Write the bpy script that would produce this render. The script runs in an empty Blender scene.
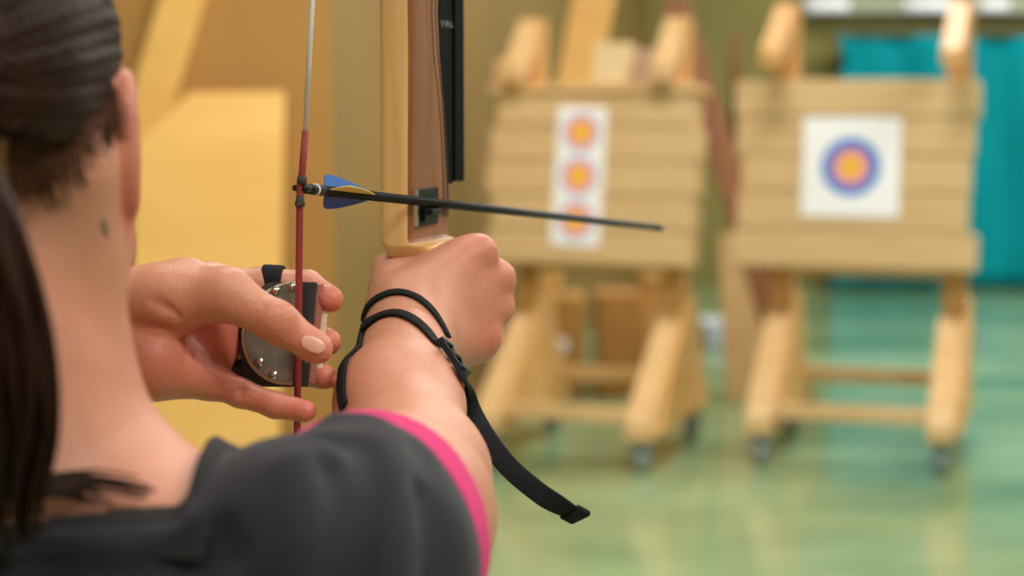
import bpy, bmesh, math, random
import numpy as np
from mathutils import Vector, Matrix
random.seed(7); np.random.seed(7)
SC = bpy.context.scene
COL = SC.collection

# ------------------------------------------------------------------ camera
FPX, CH = 1900.0, 1.48                       # focal length in pixels of a 1024 px wide frame, eye height
PITCH = math.atan(193/FPX)
cam = bpy.data.cameras.new('camera'); camo = bpy.data.objects.new('camera', cam); COL.objects.link(camo)
camo.location = (0, 0, CH); camo.rotation_euler = (math.pi/2-PITCH, 0, 0)
cam.sensor_width = 36; cam.lens = 36*FPX/1024; cam.clip_start = .02; cam.clip_end = 100
cam.dof.use_dof = True; cam.dof.focus_distance = 1.16; cam.dof.aperture_fstop = 5.2
SC.camera = camo
cp, sp = math.cos(PITCH), math.sin(PITCH)
def W(x, u, z):                              # right / up / depth of the viewpoint -> world
    return np.array([x, z*cp+u*sp, CH-z*sp+u*cp])
def P(px, py, z):                            # a point seen at (px, py) at depth z -> world
    return W((px-512)*z/FPX, (288-py)*z/FPX, z)
def V(a): return Vector([float(t) for t in a])

# ------------------------------------------------------------------ colour, world, exposure
SC.view_settings.view_transform = 'Standard'; SC.view_settings.look = 'None'
SC.view_settings.gamma = 1; SC.view_settings.exposure = -0.28; SC.view_settings.use_curve_mapping = False
SC.cycles.use_denoising = True; SC.cycles.max_bounces = 6; SC.cycles.sample_clamp_indirect = 4
world = bpy.data.worlds.new('world'); SC.world = world; world.use_nodes = True
world.node_tree.nodes['Background'].inputs[0].default_value = (1, .9, .78, 1)
world.node_tree.nodes['Background'].inputs[1].default_value = .3
CEIL = 4.2
def area(name, loc, size, power, col=(1, .975, .95), rot=(0, 0, 0)):
    l = bpy.data.lights.new(name, 'AREA'); l.shape = 'RECTANGLE'; l.size, l.size_y = size
    l.energy = power; l.color = col
    o = bpy.data.objects.new(name, l); o.location = loc; o.rotation_euler = rot; COL.objects.link(o); return o
LAMPS = [(-.6, -1.2, 62), (2.3, -.9, 135), (-.2, 2.2, 48), (2.9, 2.2, 80), (.6, 5.6, 115), (3.6, 5.6, 85), (2.2, 9.2, 110), (5.0, 9.2, 110), (3.2, 12.4, 85), (6.0, 12.4, 85)]
for lx, ly, pw in LAMPS:
    area('ceiling_lamp_light', (lx, ly, CEIL-.14), (1.5, .5), pw)
def spot(name, loc, to, power, col, angle, blend=.6, r=.12):
    l = bpy.data.lights.new(name, 'SPOT'); l.energy = power; l.color = col; l.spot_size = math.radians(angle)
    l.spot_blend = blend; l.shadow_soft_size = r
    o = bpy.data.objects.new(name, l); o.location = loc
    o.rotation_euler = (Vector(to)-Vector(loc)).to_track_quat('-Z', 'Y').to_euler(); COL.objects.link(o)
spot('wall_wash_light', (-.6, 3.4, 3.9), (-1.05, 6.6, 1.2), 175, (1, .80, .50), 50)

# ------------------------------------------------------------------ materials
def lin(c):
    return tuple(((t/255+.055)/1.055)**2.4 if t/255 > .04045 else t/255/12.92 for t in c)
MATS = {}
def mat(name, rgb, rough=.6, metal=0, var=.0, scale=(8, 8, 8), detail=4, bump=0, bscale=60, rgb2=None, sss=0, coat=0, spec=.5, sheen=0):
    if name in MATS: return MATS[name]
    m = bpy.data.materials.new(name); m.use_nodes = True; nt = m.node_tree; b = nt.nodes['Principled BSDF']
    c = lin(rgb); b.inputs['Base Color'].default_value = (*c, 1)
    b.inputs['Roughness'].default_value = rough; b.inputs['Metallic'].default_value = metal
    b.inputs['Specular IOR Level'].default_value = spec
    b.inputs['Coat Weight'].default_value = coat; b.inputs['Sheen Weight'].default_value = sheen
    if sss:
        b.inputs['Subsurface Weight'].default_value = sss; b.inputs['Subsurface Radius'].default_value = (.010, .0035, .002)
        b.inputs['Subsurface Scale'].default_value = 1.0
    tc = nt.nodes.new('ShaderNodeTexCoord')
    if var or rgb2:
        mp = nt.nodes.new('ShaderNodeMapping'); mp.inputs['Scale'].default_value = scale
        n = nt.nodes.new('ShaderNodeTexNoise'); n.inputs['Scale'].default_value = 1; n.inputs['Detail'].default_value = detail
        r = nt.nodes.new('ShaderNodeValToRGB')
        c2 = lin(rgb2) if rgb2 else tuple(t*(1-var) for t in c); c1 = c if rgb2 else tuple(min(1, t*(1+var)) for t in c)
        r.color_ramp.elements[0].position = .35; r.color_ramp.elements[1].position = .65
        r.color_ramp.elements[0].color = (*c2, 1); r.color_ramp.elements[1].color = (*c1, 1)
        nt.links.new(tc.outputs['Object'], mp.inputs['Vector']); nt.links.new(mp.outputs[0], n.inputs['Vector'])
        nt.links.new(n.outputs['Fac'], r.inputs['Fac']); nt.links.new(r.outputs['Color'], b.inputs['Base Color'])
    if bump:
        n2 = nt.nodes.new('ShaderNodeTexNoise'); n2.inputs['Scale'].default_value = bscale; n2.inputs['Detail'].default_value = 3
        bp = nt.nodes.new('ShaderNodeBump'); bp.inputs['Strength'].default_value = bump; bp.inputs['Distance'].default_value = .002
        nt.links.new(tc.outputs['Object'], n2.inputs['Vector']); nt.links.new(n2.outputs['Fac'], bp.inputs['Height'])
        nt.links.new(bp.outputs[0], b.inputs['Normal'])
    MATS[name] = m; return m
def skin_mat():
    m = mat('skin', (205, 148, 120), .46, sss=.12, bump=.25, bscale=420, spec=.45)
    nt = m.node_tree; b = nt.nodes['Principled BSDF']
    at = nt.nodes.new('ShaderNodeAttribute'); at.attribute_name = 'flush'
    n = nt.nodes.new('ShaderNodeTexNoise'); n.inputs['Scale'].default_value = 45; n.inputs['Detail'].default_value = 5
    mx = nt.nodes.new('ShaderNodeMix'); mx.data_type = 'RGBA'
    mx.inputs[6].default_value = (*lin((212, 147, 119)), 1); mx.inputs[7].default_value = (*lin((197, 128, 101)), 1)
    m2 = nt.nodes.new('ShaderNodeMix'); m2.data_type = 'RGBA'; m2.inputs[7].default_value = (*lin((206, 100, 86)), 1)
    tc = nt.nodes.new('ShaderNodeTexCoord'); nt.links.new(tc.outputs['Object'], n.inputs['Vector'])
    nt.links.new(n.outputs['Fac'], mx.inputs[0]); nt.links.new(mx.outputs[2], m2.inputs[6])
    nt.links.new(at.outputs['Fac'], m2.inputs[0]); nt.links.new(m2.outputs[2], b.inputs['Base Color'])
    return m
def emis(name, rgb, s):
    m = bpy.data.materials.new(name); m.use_nodes = True; b = m.node_tree.nodes['Principled BSDF']
    b.inputs['Base Color'].default_value = (.8, .8, .8, 1)
    b.inputs['Emission Color'].default_value = (*lin(rgb), 1); b.inputs['Emission Strength'].default_value = s; return m
M_SKIN = skin_mat()
M_HAIR = mat('dark_hair', (42, 20, 12), .5, var=.4, scale=(90, 90, 12), spec=.13)
M_BABY = mat('brown_baby_hair', (84, 52, 36), .6, var=.2, spec=.1)
M_SHIRT = mat('black_jersey', (37, 34, 42), .85, var=.06, scale=(30, 30, 30), bump=.4, bscale=900, sheen=.1, spec=.3)
M_COLLAR = mat('black_rib', (26, 25, 28), .9, bump=.4, bscale=900)
M_PINK = mat('pink_binding', (212, 10, 108), .8, bump=.35, bscale=1100, sheen=.1)
M_TROUS = mat('dark_trousers', (40, 42, 50), .9, bump=.4, bscale=500)
M_SHOE = mat('grey_shoe', (90, 90, 95), .7, var=.1)
M_STRAP = mat('black_webbing', (26, 26, 29), .8, spec=.22, bump=.6, bscale=1300)
M_PLASTIC = mat('black_plastic', (22, 22, 24), .42, var=.15, spec=.25)
M_CARBON = mat('black_shaft', (27, 25, 25), .5, var=.15, scale=(60, 60, 60), spec=.25)
M_RWOOD = mat('riser_wood', (240, 194, 130), .45, var=.0, rgb2=(226, 172, 106), scale=(70, 70, 5), coat=.12)
M_RWOOD2 = mat('riser_window_wood', (160, 98, 60), .45, rgb2=(128, 76, 46), scale=(90, 90, 5), coat=.1)
M_METAL = mat('worn_metal', (138, 142, 132), .38, metal=.45, rgb2=(104, 108, 100), scale=(60, 60, 60), bump=.15, bscale=400)
M_SCREW = mat('steel_screw', (200, 198, 190), .25, metal=1, var=.1)
M_LEATHER = mat('black_leather', (48, 44, 43), .6, var=.2, scale=(120, 120, 120), bump=.3, bscale=500)
M_SUEDE = mat('pink_suede', (176, 112, 92), .9, var=.15, scale=(200, 200, 200))
M_HIDE = mat('cream_hide', (224, 205, 172), .85, var=.1, scale=(200, 200, 200))
M_STRING = mat('white_string', (226, 220, 208), .6, var=.12, scale=(300, 300, 40))
M_SERVING = mat('red_serving', (140, 46, 42), .65, var=.2, scale=(400, 400, 900))
M_KNOT = mat('dark_thread', (60, 52, 50), .7, var=.3, scale=(400, 400, 800))
M_BLUE = mat('blue_vane', (0, 84, 164), .5, var=.08, scale=(60, 60, 60), spec=.2)
M_BLUE2 = mat('navy_vane', (36, 58, 140), .5, var=.08, scale=(60, 60, 60), spec=.2)
M_YEL = mat('yellow_vane', (226, 190, 84), .45, var=.05, scale=(60, 60, 60))
M_NAIL = mat('nail', (226, 172, 150), .28, var=.04, scale=(60, 60, 60), coat=.3)

# ------------------------------------------------------------------ object helpers
def link(name, me, material=None, parent=None, label=None, cat=None, group=None, kind=None):
    o = bpy.data.objects.new(name, me); COL.objects.link(o)
    for m in (material if isinstance(material, (list, tuple)) else [material]):
        if m: me.materials.append(m)
    if parent is not None: o.parent = parent
    for k, v in (('label', label), ('category', cat), ('group', group), ('kind', kind)):
        if v: o[k] = v
    return o
def empty(name, loc, label, cat, group=None, rotz=0):
    o = bpy.data.objects.new(name, None); COL.objects.link(o); o.location = loc; o.rotation_euler = (0, 0, rotz)
    o.empty_display_size = .05
    o['label'] = label; o['category'] = cat
    if group: o['group'] = group
    return o
def mesh_from(name, v, f, smooth=True):
    me = bpy.data.meshes.new(name); me.from_pydata([tuple(map(float, a)) for a in v], [], [tuple(int(i) for i in q) for q in f]); me.update()
    if smooth: me.polygons.foreach_set('use_smooth', [True]*len(me.polygons))
    return me
def bm_mesh(name, bm, smooth=False, angle=None):
    bmesh.ops.recalc_face_normals(bm, faces=bm.faces[:])
    me = bpy.data.meshes.new(name); bm.to_mesh(me); bm.free()
    if smooth: me.polygons.foreach_set('use_smooth', [True]*len(me.polygons))
    if angle: me.set_sharp_from_angle(angle=angle)
    return me
def box(bm, lo, hi, bev=.004, M=None):
    r = bmesh.ops.create_cube(bm, size=1)
    vs = r['verts']
    for v in vs:
        v.co = Vector([lo[i]+(v.co[i]+.5)*(hi[i]-lo[i]) for i in range(3)])
    if bev:
        es = list({e for v in vs for e in v.link_edges})
        g = bmesh.ops.bevel(bm, geom=es, offset=bev, segments=2, affect='EDGES', profile=.6)
        vs = list({v for f in g['faces'] for v in f.verts} | {v for v in vs if v.is_valid})
    if M is not None:
        bmesh.ops.transform(bm, matrix=M, verts=vs)
    return vs
def prism(bm, pts, x0, x1, bev=.004):         # polygon in (y, z) extruded along x
    a = [bm.verts.new((x0, p[0], p[1])) for p in pts]; b = [bm.verts.new((x1, p[0], p[1])) for p in pts]
    n = len(pts); fs = [bm.faces.new(a), bm.faces.new(b[::-1])]
    for i in range(n): fs.append(bm.faces.new((a[i], b[i], b[(i+1) % n], a[(i+1) % n])))
    if bev:
        bmesh.ops.bevel(bm, geom=list({e for f in fs for e in f.edges}), offset=bev, segments=2, affect='EDGES')
def frame_of(t):
    t = t/np.linalg.norm(t); a = np.array([0, 0, 1.]) if abs(t[2]) < .9 else np.array([1., 0, 0])
    n = np.cross(a, t); n /= np.linalg.norm(n); return n, np.cross(t, n)
def tube(pts, rad, n=12, cap=True):           # swept round tube; returns verts, faces
    pts = [np.array(p, float) for p in pts]; m = len(pts)
    rad = [rad]*m if np.isscalar(rad) else rad
    v, f = [], []
    pn = None
    for i, p in enumerate(pts):
        t = pts[min(i+1, m-1)]-pts[max(i-1, 0)]; t /= np.linalg.norm(t)+1e-12
        if pn is None: nn, bb = frame_of(t)
        else:
            nn = pn-t*np.dot(pn, t); nn /= np.linalg.norm(nn); bb = np.cross(t, nn)
        pn = nn
        for k in range(n):
            a = 2*math.pi*k/n; v.append(p+rad[i]*(math.cos(a)*nn+math.sin(a)*bb))
    for i in range(m-1):
        for k in range(n):
            f.append((i*n+k, i*n+(k+1) % n, (i+1)*n+(k+1) % n, (i+1)*n+k))
    if cap: f.append(tuple(range(n))[::-1]); f.append(tuple((m-1)*n+k for k in range(n)))
    return v, f
def merge(parts):
    v, f = [], []
    for pv, pf in parts:
        o = len(v); v += list(pv); f += [tuple(i+o for i in q) for q in pf]
    return v, f
def spline(pts, n=8):                          # Catmull-Rom through points
    pts = [np.array(p, float) for p in pts]; q = [2*pts[0]-pts[1]]+pts+[2*pts[-1]-pts[-2]]; out = []
    for i in range(1, len(q)-2):
        for k in range(n):
            t = k/n; a, b, c, d = q[i-1:i+3]
            out.append(.5*(2*b+(c-a)*t+(2*a-5*b+4*c-d)*t*t+(3*b-a-3*c+d)*t**3))
    out.append(pts[-1]); return out
def ribbon(pts, normals, width, th):           # flat webbing strap: width across, th thick
    v, f = [], []; m = len(pts)
    width = [width]*m if np.isscalar(width) else width
    for i, p in enumerate(pts):
        t = pts[min(i+1, m-1)]-pts[max(i-1, 0)]; t = t/np.linalg.norm(t)
        nn = normals[i]-t*np.dot(normals[i], t); nn /= np.linalg.norm(nn); s = np.cross(t, nn)
        w = width[i]/2
        for a, b in ((-1, -1), (-.8, -1), (.8, -1), (1, -1), (1, 1), (.8, 1), (-.8, 1), (-1, 1)):
            e = .55 if abs(a) == 1 else 1
            v.append(p+s*w*a+nn*th/2*b*e)
    for i in range(m-1):
        for k in range(8): f.append((i*8+k, i*8+(k+1) % 8, (i+1)*8+(k+1) % 8, (i+1)*8+k))
    f.append(tuple(range(8))[::-1]); f.append(tuple((m-1)*8+k for k in range(8)))
    return v, f

# ------------------------------------------------------------------ smooth solid modelling (distance fields -> one continuous surface)
class Solid:
    def __init__(s): s.ops = []
    def cap(s, a, b, ra, rb, k=.008, sub=False, flat=None):      # tapered limb piece; flat = (axis, factor) squashes it
        s.ops.append(('c', np.array(a, float), np.array(b, float), ra, rb, k, sub, flat)); return s
    def chain(s, pts, rs, k=.008, flat=None):
        for i in range(len(pts)-1): s.cap(pts[i], pts[i+1], rs[i], rs[i+1], k, False, flat)
        return s
    def ell(s, c, r, k=.01, R=None, sub=False):
        s.ops.append(('e', np.array(c, float), np.array(r, float), np.eye(3) if R is None else np.array(R, float), k, sub)); return s
    @staticmethod
    def one(o, p):
        if o[0] == 'c':
            _, a, b, ra, rb, k, sub, flat = o
            pa, ba = p-a, b-a
            if flat is not None:
                n = flat[0]/np.linalg.norm(flat[0]); g = 1/flat[1]-1
                pa = pa+np.outer(pa@n, n)*g; ba = ba+n*(ba@n)*g
            t = np.clip((pa@ba)/(ba@ba), 0, 1)
            q = pa-t[:, None]*ba
            d = np.sqrt(np.einsum('ij,ij->i', q, q))-(ra+(rb-ra)*t)
            if flat is not None: d = d*(.5+.5*flat[1])
            return d, k, sub
        _, c, r, R, k, sub = o
        q = (p-c)@R; k0 = np.sqrt((((q/r)**2).sum(1)))+1e-9; k1 = np.sqrt((((q/(r*r))**2).sum(1)))+1e-9
        return k0*(k0-1)/k1, k, sub
    def ev(s, p, ops=None):
        d = np.full(len(p), .25)
        for o in (s.ops if ops is None else ops):
            di, k, sub = s.one(o, p)
            if sub:
                di = -di; h = np.clip(.5-.5*(d-di)/k, 0, 1); d = d+(di-d)*h+k*h*(1-h)
            else:
                h = np.clip(.5+.5*(d-di)/k, 0, 1); d = d+(di-d)*h-k*h*(1-h)
        return d
    def grad(s, p, e=.0012):
        p = np.atleast_2d(p); g = np.stack([s.ev(p+np.eye(3)[i]*e)-s.ev(p-np.eye(3)[i]*e) for i in range(3)], 1)
        return g/(np.linalg.norm(g, axis=1, keepdims=True)+1e-12)
    def near(s, c, rad): return [o for o in s.ops if s.one(o, c[None])[0][0] < rad+max(.05, 0)]
CORN = np.array([(i, j, k) for i in (0, 1) for j in (0, 1) for k in (0, 1)])
def surface(func, lo, hi, h, prefilter=None, N=24):
    """Surface nets over only those blocks the zero level passes through. func(points, block centre, block radius)."""
    lo = np.array(lo, float); hi = np.array(hi, float); nb = np.ceil((hi-lo)/(h*N)).astype(int)
    g = np.stack(np.meshgrid(*[np.arange(n) for n in nb], indexing='ij'), -1).reshape(-1, 3)
    cen = lo+(g+.5)*N*h; half = N*h*math.sqrt(3)/2
    g = g[np.abs(func(cen, None, None)) < half*1.55+.012]
    big = (nb*N+8).astype(np.int64)
    key = lambda c: ((c[:, 0]+2)*big[1]+(c[:, 1]+2))*big[2]+(c[:, 2]+2)
    ax = np.arange(-1, N+1); vv, kk, qq = [], [], []
    off = np.stack(np.meshgrid(ax, ax, ax, indexing='ij'), -1).reshape(-1, 3); M = N+2
    for b in g:
        base = b*N; c = lo+(base+N/2)*h
        F = func(lo+(base+off)*h, c, half).reshape(M, M, M)
        if F.min() > 0 or F.max() < 0: continue
        F = np.where(F == 0, 1e-9, F); S = F < 0
        # edges owned by samples 0..N-1 (indices 1..N); cells -1..N-1
        cs = sum(S[a:M-1+a, b2:M-1+b2, c2:M-1+c2].astype(np.int8) for a, b2, c2 in CORN)
        act = np.argwhere((cs > 0) & (cs < 8))
        if len(act) == 0: continue
        acc = np.zeros((len(act), 3)); cnt = np.zeros(len(act))
        for a in CORN:
            for d in range(3):
                if a[d]: continue
                b2 = a.copy(); b2[d] = 1
                f0 = F[tuple((act+a).T)]; f1 = F[tuple((act+b2).T)]; x = (f0 < 0) != (f1 < 0)
                t = np.where(x, f0/np.where(x, f0-f1, 1), 0); pt = np.tile(a.astype(float), (len(act), 1)); pt[:, d] = t
                acc += pt*x[:, None]; cnt += x
        cells = act-1+base
        vv.append(lo+(cells+acc/cnt[:, None])*h); kk.append(key(cells))
        for d in range(3):
            e = [slice(1, N+1)]*3; e2 = list(e); e2[d] = slice(2, N+2)
            s0, s1 = S[tuple(e)], S[tuple(e2)]; idx = np.argwhere(s0 != s1)
            if len(idx) == 0: continue
            fl = s0[tuple(idx.T)]; c0 = idx+base; u, w = (d+1) % 3, (d+2) % 3
            eu, ew = np.zeros(3, int), np.zeros(3, int); eu[u] = 1; ew[w] = 1
            q = np.stack([key(c0-eu-ew), key(c0-ew), key(c0), key(c0-eu)], 1)
            q[~fl] = q[~fl][:, ::-1]; qq.append(q)
    K = np.concatenate(kk); VV = np.concatenate(vv); K, ix = np.unique(K, return_index=True); VV = VV[ix]
    Q = np.concatenate(qq); I = np.searchsorted(K, Q); I = np.clip(I, 0, len(K)-1)
    ok = (K[I] == Q).all(1)
    return VV, I[ok]
def np_mesh(name, v, q):
    me = bpy.data.meshes.new(name); me.vertices.add(len(v)); me.vertices.foreach_set('co', v.astype(np.float32).ravel())
    me.loops.add(len(q)*4); me.loops.foreach_set('vertex_index', q.astype(np.int32).ravel())
    me.polygons.add(len(q)); me.polygons.foreach_set('loop_start', np.arange(0, len(q)*4, 4, dtype=np.int32))
    me.update(calc_edges=True); me.validate(); me.polygons.foreach_set('use_smooth', [True]*len(me.polygons)); return me
def main_piece(v, q):                          # keep the one connected piece, drop stray specks
    lab = np.arange(len(v))
    while True:
        m = lab[q].min(1); new = lab.copy(); np.minimum.at(new, q.ravel(), np.repeat(m, 4)); new = new[new]
        if (new == lab).all(): break
        lab = new
    ids, n = np.unique(lab[q[:, 0]], return_counts=True); keep = lab == ids[n.argmax()]
    idx = np.cumsum(keep)-1; return v[keep], idx[q[keep[q[:, 0]]]]
def sfun(S, post=None):
    def fn(p, c, r):
        ops = S.ops if c is None else [o for o in S.ops if S.one(o, c[None])[0][0] < r*1.7+.03 or o[-1] is True]
        d = S.ev(p, ops)
        return post(p, d) if post else d
    return fn

# ================================================================== THE SETTING
def wallq(name, a, b, z0, z1, material, th=.12):
    a, b = Vector((*a, 0)), Vector((*b, 0)); d = (b-a).normalized(); n = Vector((d.y, -d.x, 0))
    bm = bmesh.new(); L = (b-a).length
    Mx = Matrix(((d.x, n.x, 0, a.x), (d.y, n.y, 0, a.y), (0, 0, 1, 0), (0, 0, 0, 1)))
    box(bm, (0, -th, z0), (L, 0, z1), 0, Mx)
    return link(name, bm_mesh(name, bm), material, kind='structure')
def floor_mat():
    m = mat('green_floor', (156, 180, 136), .2, rgb2=(94, 126, 88), scale=(.55, 1.1, 1), detail=4, coat=0, spec=.5)
    nt = m.node_tree; b = nt.nodes['Principled BSDF']
    n = nt.nodes.new('ShaderNodeTexNoise'); n.inputs['Scale'].default_value = 3
    r = nt.nodes.new('ShaderNodeMapRange'); r.inputs[3].default_value = .08; r.inputs[4].default_value = .22; b.inputs['IOR'].default_value = 1.65
    nt.links.new(n.outputs['Fac'], r.inputs[0]); nt.links.new(r.outputs[0], b.inputs['Roughness']); return m
M_FLOOR = floor_mat()
M_OCHRE = mat('ochre_wall_paint', (188, 139, 76), .7, rgb2=(168, 122, 62), scale=(.6, .6, .9), detail=5)
M_DIM_OCHRE = mat('dim_green_ochre_paint', (148, 137, 76), .7, rgb2=(128, 120, 64), scale=(.5, .5, .7), detail=4)  # ochre with the weaker, greener light at the back put into its tone
M_CEIL = mat('ceiling_paint', (214, 204, 180), .8, var=.03)
M_RWALL = mat('pale_wall_paint', (200, 200, 180), .8, var=.04)
bm = bmesh.new(); box(bm, (-5, -5, -.1), (8, 15.2, 0), 0); link('floor', bm_mesh('floor', bm), M_FLOOR, kind='structure')
bm = bmesh.new(); box(bm, (-5, -5, CEIL), (8, 15.2, CEIL+.1), 0); link('ceiling', bm_mesh('ceiling', bm), M_CEIL, kind='structure')
def wl(y): return -.62+(y-6.6)*.205
wallq('wall_left', (-5, 6.6), (-.62, 6.6), 0, CEIL, M_OCHRE)
wallq('wall_left_far', (-.62, 6.6), (wl(14.8), 14.8), 0, CEIL, mat('dim_ochre_paint', (146, 114, 60), .7, rgb2=(128, 102, 48), scale=(.5, .5, .8)))  # the ochre wall carried on, its dimmer light put into a darker colour
wallq('wall_side', (-4.9, -5), (-4.9, 6.7), 0, CEIL, M_RWALL)
wallq('wall_back', (wl(14.7)-.2, 14.7), (8, 14.7), 0, CEIL, M_DIM_OCHRE)
wallq('wall_right', (7.6, 15), (7.6, -5), 0, CEIL, M_RWALL)
wallq('wall_rear', (8, -4.9), (-5, -4.9), 0, CEIL, M_RWALL)

# ceiling lamps
M_TUBE = emis('lamp_diffuser', (255, 240, 220), 2.0); M_LAMPBODY = mat('lamp_housing', (210, 208, 200), .5, var=.04)
c0 = None
for lx, ly, pw in LAMPS:
    if c0 is None:
        c0 = empty('ceiling_lamp', (lx, ly, CEIL), 'long white ceiling lamp overhead', 'lamp', 'ceiling lamps over the range')
        bm = bmesh.new(); box(bm, (-.8, -.28, -.10), (.8, .28, 0), .006); link('housing', bm_mesh('housing', bm), M_LAMPBODY, c0)
        bm = bmesh.new(); box(bm, (-.75, -.24, -.115), (.75, .24, -.101), .003); link('diffuser', bm_mesh('diffuser', bm), M_TUBE, c0)
        kids = list(c0.children)
    else:
        c = c0.copy(); COL.objects.link(c); c.location = (lx, ly, CEIL)
        for k in kids:
            kk = k.copy(); COL.objects.link(kk); kk.parent = c

# teal sheet on the far wall, light fitting above it
def teal_sheet():
    v, f = [], []; nx, nz = 90, 14
    x0, x1, z1 = 2.42, 7.3, 1.93
    for j in range(nz+1):
        for i in range(nx+1):
            x = x0+(x1-x0)*i/nx; z = .02+(z1-.02)*j/nz
            x += .18*max(0, (z-1.5)/.43) if i == 0 else 0
            v.append((x, 14.45+.035*math.sin(x*7.3)+.02*math.sin(x*17+z), z))
    for j in range(nz):
        for i in range(nx):
            a = j*(nx+1)+i; f.append((a, a+1, a+nx+2, a+nx+1))
    return v, f
M_TEAL = mat('teal_fabric', (0, 142, 156), .85, var=.12, scale=(2, 2, 1), spec=.15)
o = link('backstop_curtain', mesh_from('backstop_curtain', *teal_sheet()), M_TEAL, label='teal backstop curtain hanging against the far wall behind the single-spot target', cat='curtain')
md = o.modifiers.new('thickness', 'SOLIDIFY'); md.thickness = .012
bm = bmesh.new(); box(bm, (-.02, -.03, -.03), (5.0, .03, .03), .01)
link('curtain_rail', bm_mesh('curtain_rail', bm), mat('dark_rail', (96, 92, 52), .6, var=.05), o).location = (2.4, 14.45, 1.96)
wlp = empty('wall_light', (2.2, 14.62, 2.155), 'long pale wall light above the teal curtain', 'light')
bm = bmesh.new(); box(bm, (0, -.08, -.06), (5.0, .07, .06), .012); link('housing', bm_mesh('housing', bm), mat('batten_housing', (168, 176, 150), .5, var=.04), wlp)
for a, b_ in ((.03, .34), (.78, 1.16), (1.35, 1.55), (2.2, 2.9)):
    v, f = tube([(a, -.10, 0), (b_, -.10, 0)], .045, 14); link('tube', mesh_from('tube', v, f), emis('cool_tube', (236, 236, 255), .62), wlp)

# ================================================================== TARGET STANDS
M_PINE = mat('pine', (234, 196, 144), .5, rgb2=(222, 178, 122), scale=(4, 40, 40), detail=5)
M_PINEV = mat('pine_post', (222, 172, 108), .5, rgb2=(206, 152, 88), scale=(40, 40, 4), detail=5)
M_PLY = mat('plywood', (226, 176, 108), .5, rgb2=(212, 160, 92), scale=(10, 5, 14))
M_STRAW = mat('board_layer', (220, 186, 138), .8, rgb2=(208, 172, 122), scale=(2.5, 20, 60), detail=5)
M_RUB = mat('caster_tyre', (138, 150, 150), .5, var=.1); M_ZINC = mat('caster_zinc', (150, 156, 156), .35, metal=.7, var=.08)
M_PAPER = mat('target_paper', (252, 250, 255), .6, var=.01)
M_TBLUE = mat('target_blue', (14, 124, 216), .6, var=.02); M_TRED = mat('target_red', (246, 150, 170), .6, var=.02); M_TGOLD = mat('target_gold', (252, 190, 66), .6, var=.02)
M_TPALE = mat('target_pale_blue', (176, 196, 236), .6, var=.02); M_TRING = mat('target_dark_ring', (10, 84, 176), .6, var=.02)
LEAN = math.radians(6)
def stand(loc, yaw, label, bw, legx, z0, z1, seed, cap_board, post_h, shift=0, reach=.18):
    rnd = random.Random(seed)
    t = empty('target_stand', loc, label, 'target stand', 'wheeled timber target stands', yaw)
    for s in (-1, 1):
        x = s*legx+shift; w = .048
        bm = bmesh.new(); prism(bm, [(.02, .135), (.12, .135), (.12+.02, post_h-.02), (.12, post_h), (.04, post_h)], x-w, x+w, .006)
        p = link('post', bm_mesh('post', bm), M_PINEV, t)
        bm = bmesh.new(); prism(bm, [(-.50, .13), (-.50, .20), (-.45, .26), (.018, .58), (.018, .46), (-.30, .22), (.40, .22), (.44, .18), (.44, .13)], x-w-.010, x+w-.002, .006)
        link('foot', bm_mesh('foot', bm), M_PINE, t)
        bm = bmesh.new(); prism(bm, [(-.42, .15), (.42, .15), (.32, .24), (.135, .64), (.0, .64), (-.34, .29)], x+w, x+w+.022, .003)
        link('gusset', bm_mesh('gusset', bm), M_PLY, t)
        bm = bmesh.new(); prism(bm, [(.018, post_h-.01), (.05, post_h-.01), (.018, post_h-.13), (.05-reach, z1+.045), (-reach, z1+.045), (-reach, z1+.11)], x-w+.004, x+w-.012, .005)
        link('upper_brace', bm_mesh('upper_brace', bm), M_PINE if cap_board else M_PINEV, t)
        for yy in (-.44, .38):
            v1 = tube([(x-.022, yy, .05), (x+.022, yy, .05)], .05, 22)
            k = link('caster', mesh_from('caster', *v1), M_RUB, t)
            bm = bmesh.new(); box(bm, (x-.034, yy-.028, .04), (x-.026, yy+.028, .122), .002); box(bm, (x+.026, yy-.028, .04), (x+.034, yy+.028, .122), .002)
            box(bm, (x-.040, yy-.040, .112), (x+.040, yy+.040, .13), .002); link('fork', bm_mesh('fork', bm), M_ZINC, k)
    for nm, yy, zz in (('front_rail', -.42, .19), ('rear_rail', .30, .24), ('board_ledge', .0, z0-.045)):
        bm = bmesh.new(); box(bm, (shift-legx+.040, yy-.02, zz), (shift+legx-.050, yy+.02, zz+.06), .005)
        link(nm, bm_mesh(nm, bm), M_PINE, t)
    # the shooting board: compressed layers of uneven length, leaning back against the posts
    bd = bpy.data.objects.new('board', None); COL.objects.link(bd); bd.parent = t; bd.empty_display_size = .05
    bd.location = (0, -.17, z0); bd.rotation_euler = (-LEAN, 0, 0)
    n = 5; H = (z1-z0)/math.cos(LEAN)
    for i in range(n):
        a, b_ = H*i/n, H*(i+1)/n
        e0, e1 = rnd.uniform(-.02, .025), rnd.uniform(-.025, .02)
        bm = bmesh.new(); box(bm, (-bw/2+e0, rnd.uniform(-.004, .004), a+.0015), (bw/2+e1, .17, b_-.0015), .012)
        link('board_layer', bm_mesh('board_layer', bm), M_STRAW, bd)
    if cap_board:
        bm = bmesh.new(); box(bm, (-bw/2-.01, -.02, H), (bw/2+.02, .18, H+.035), .006); link('cap_board', bm_mesh('cap_board', bm), M_PINE, bd)
    return t, bd
def on_floor(px, z): return np.array([(px-512)/FPX*z, z*1.0, 0])   # z: distance along the floor
yawL, yawR = math.radians(-19), math.radians(-17)
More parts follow.
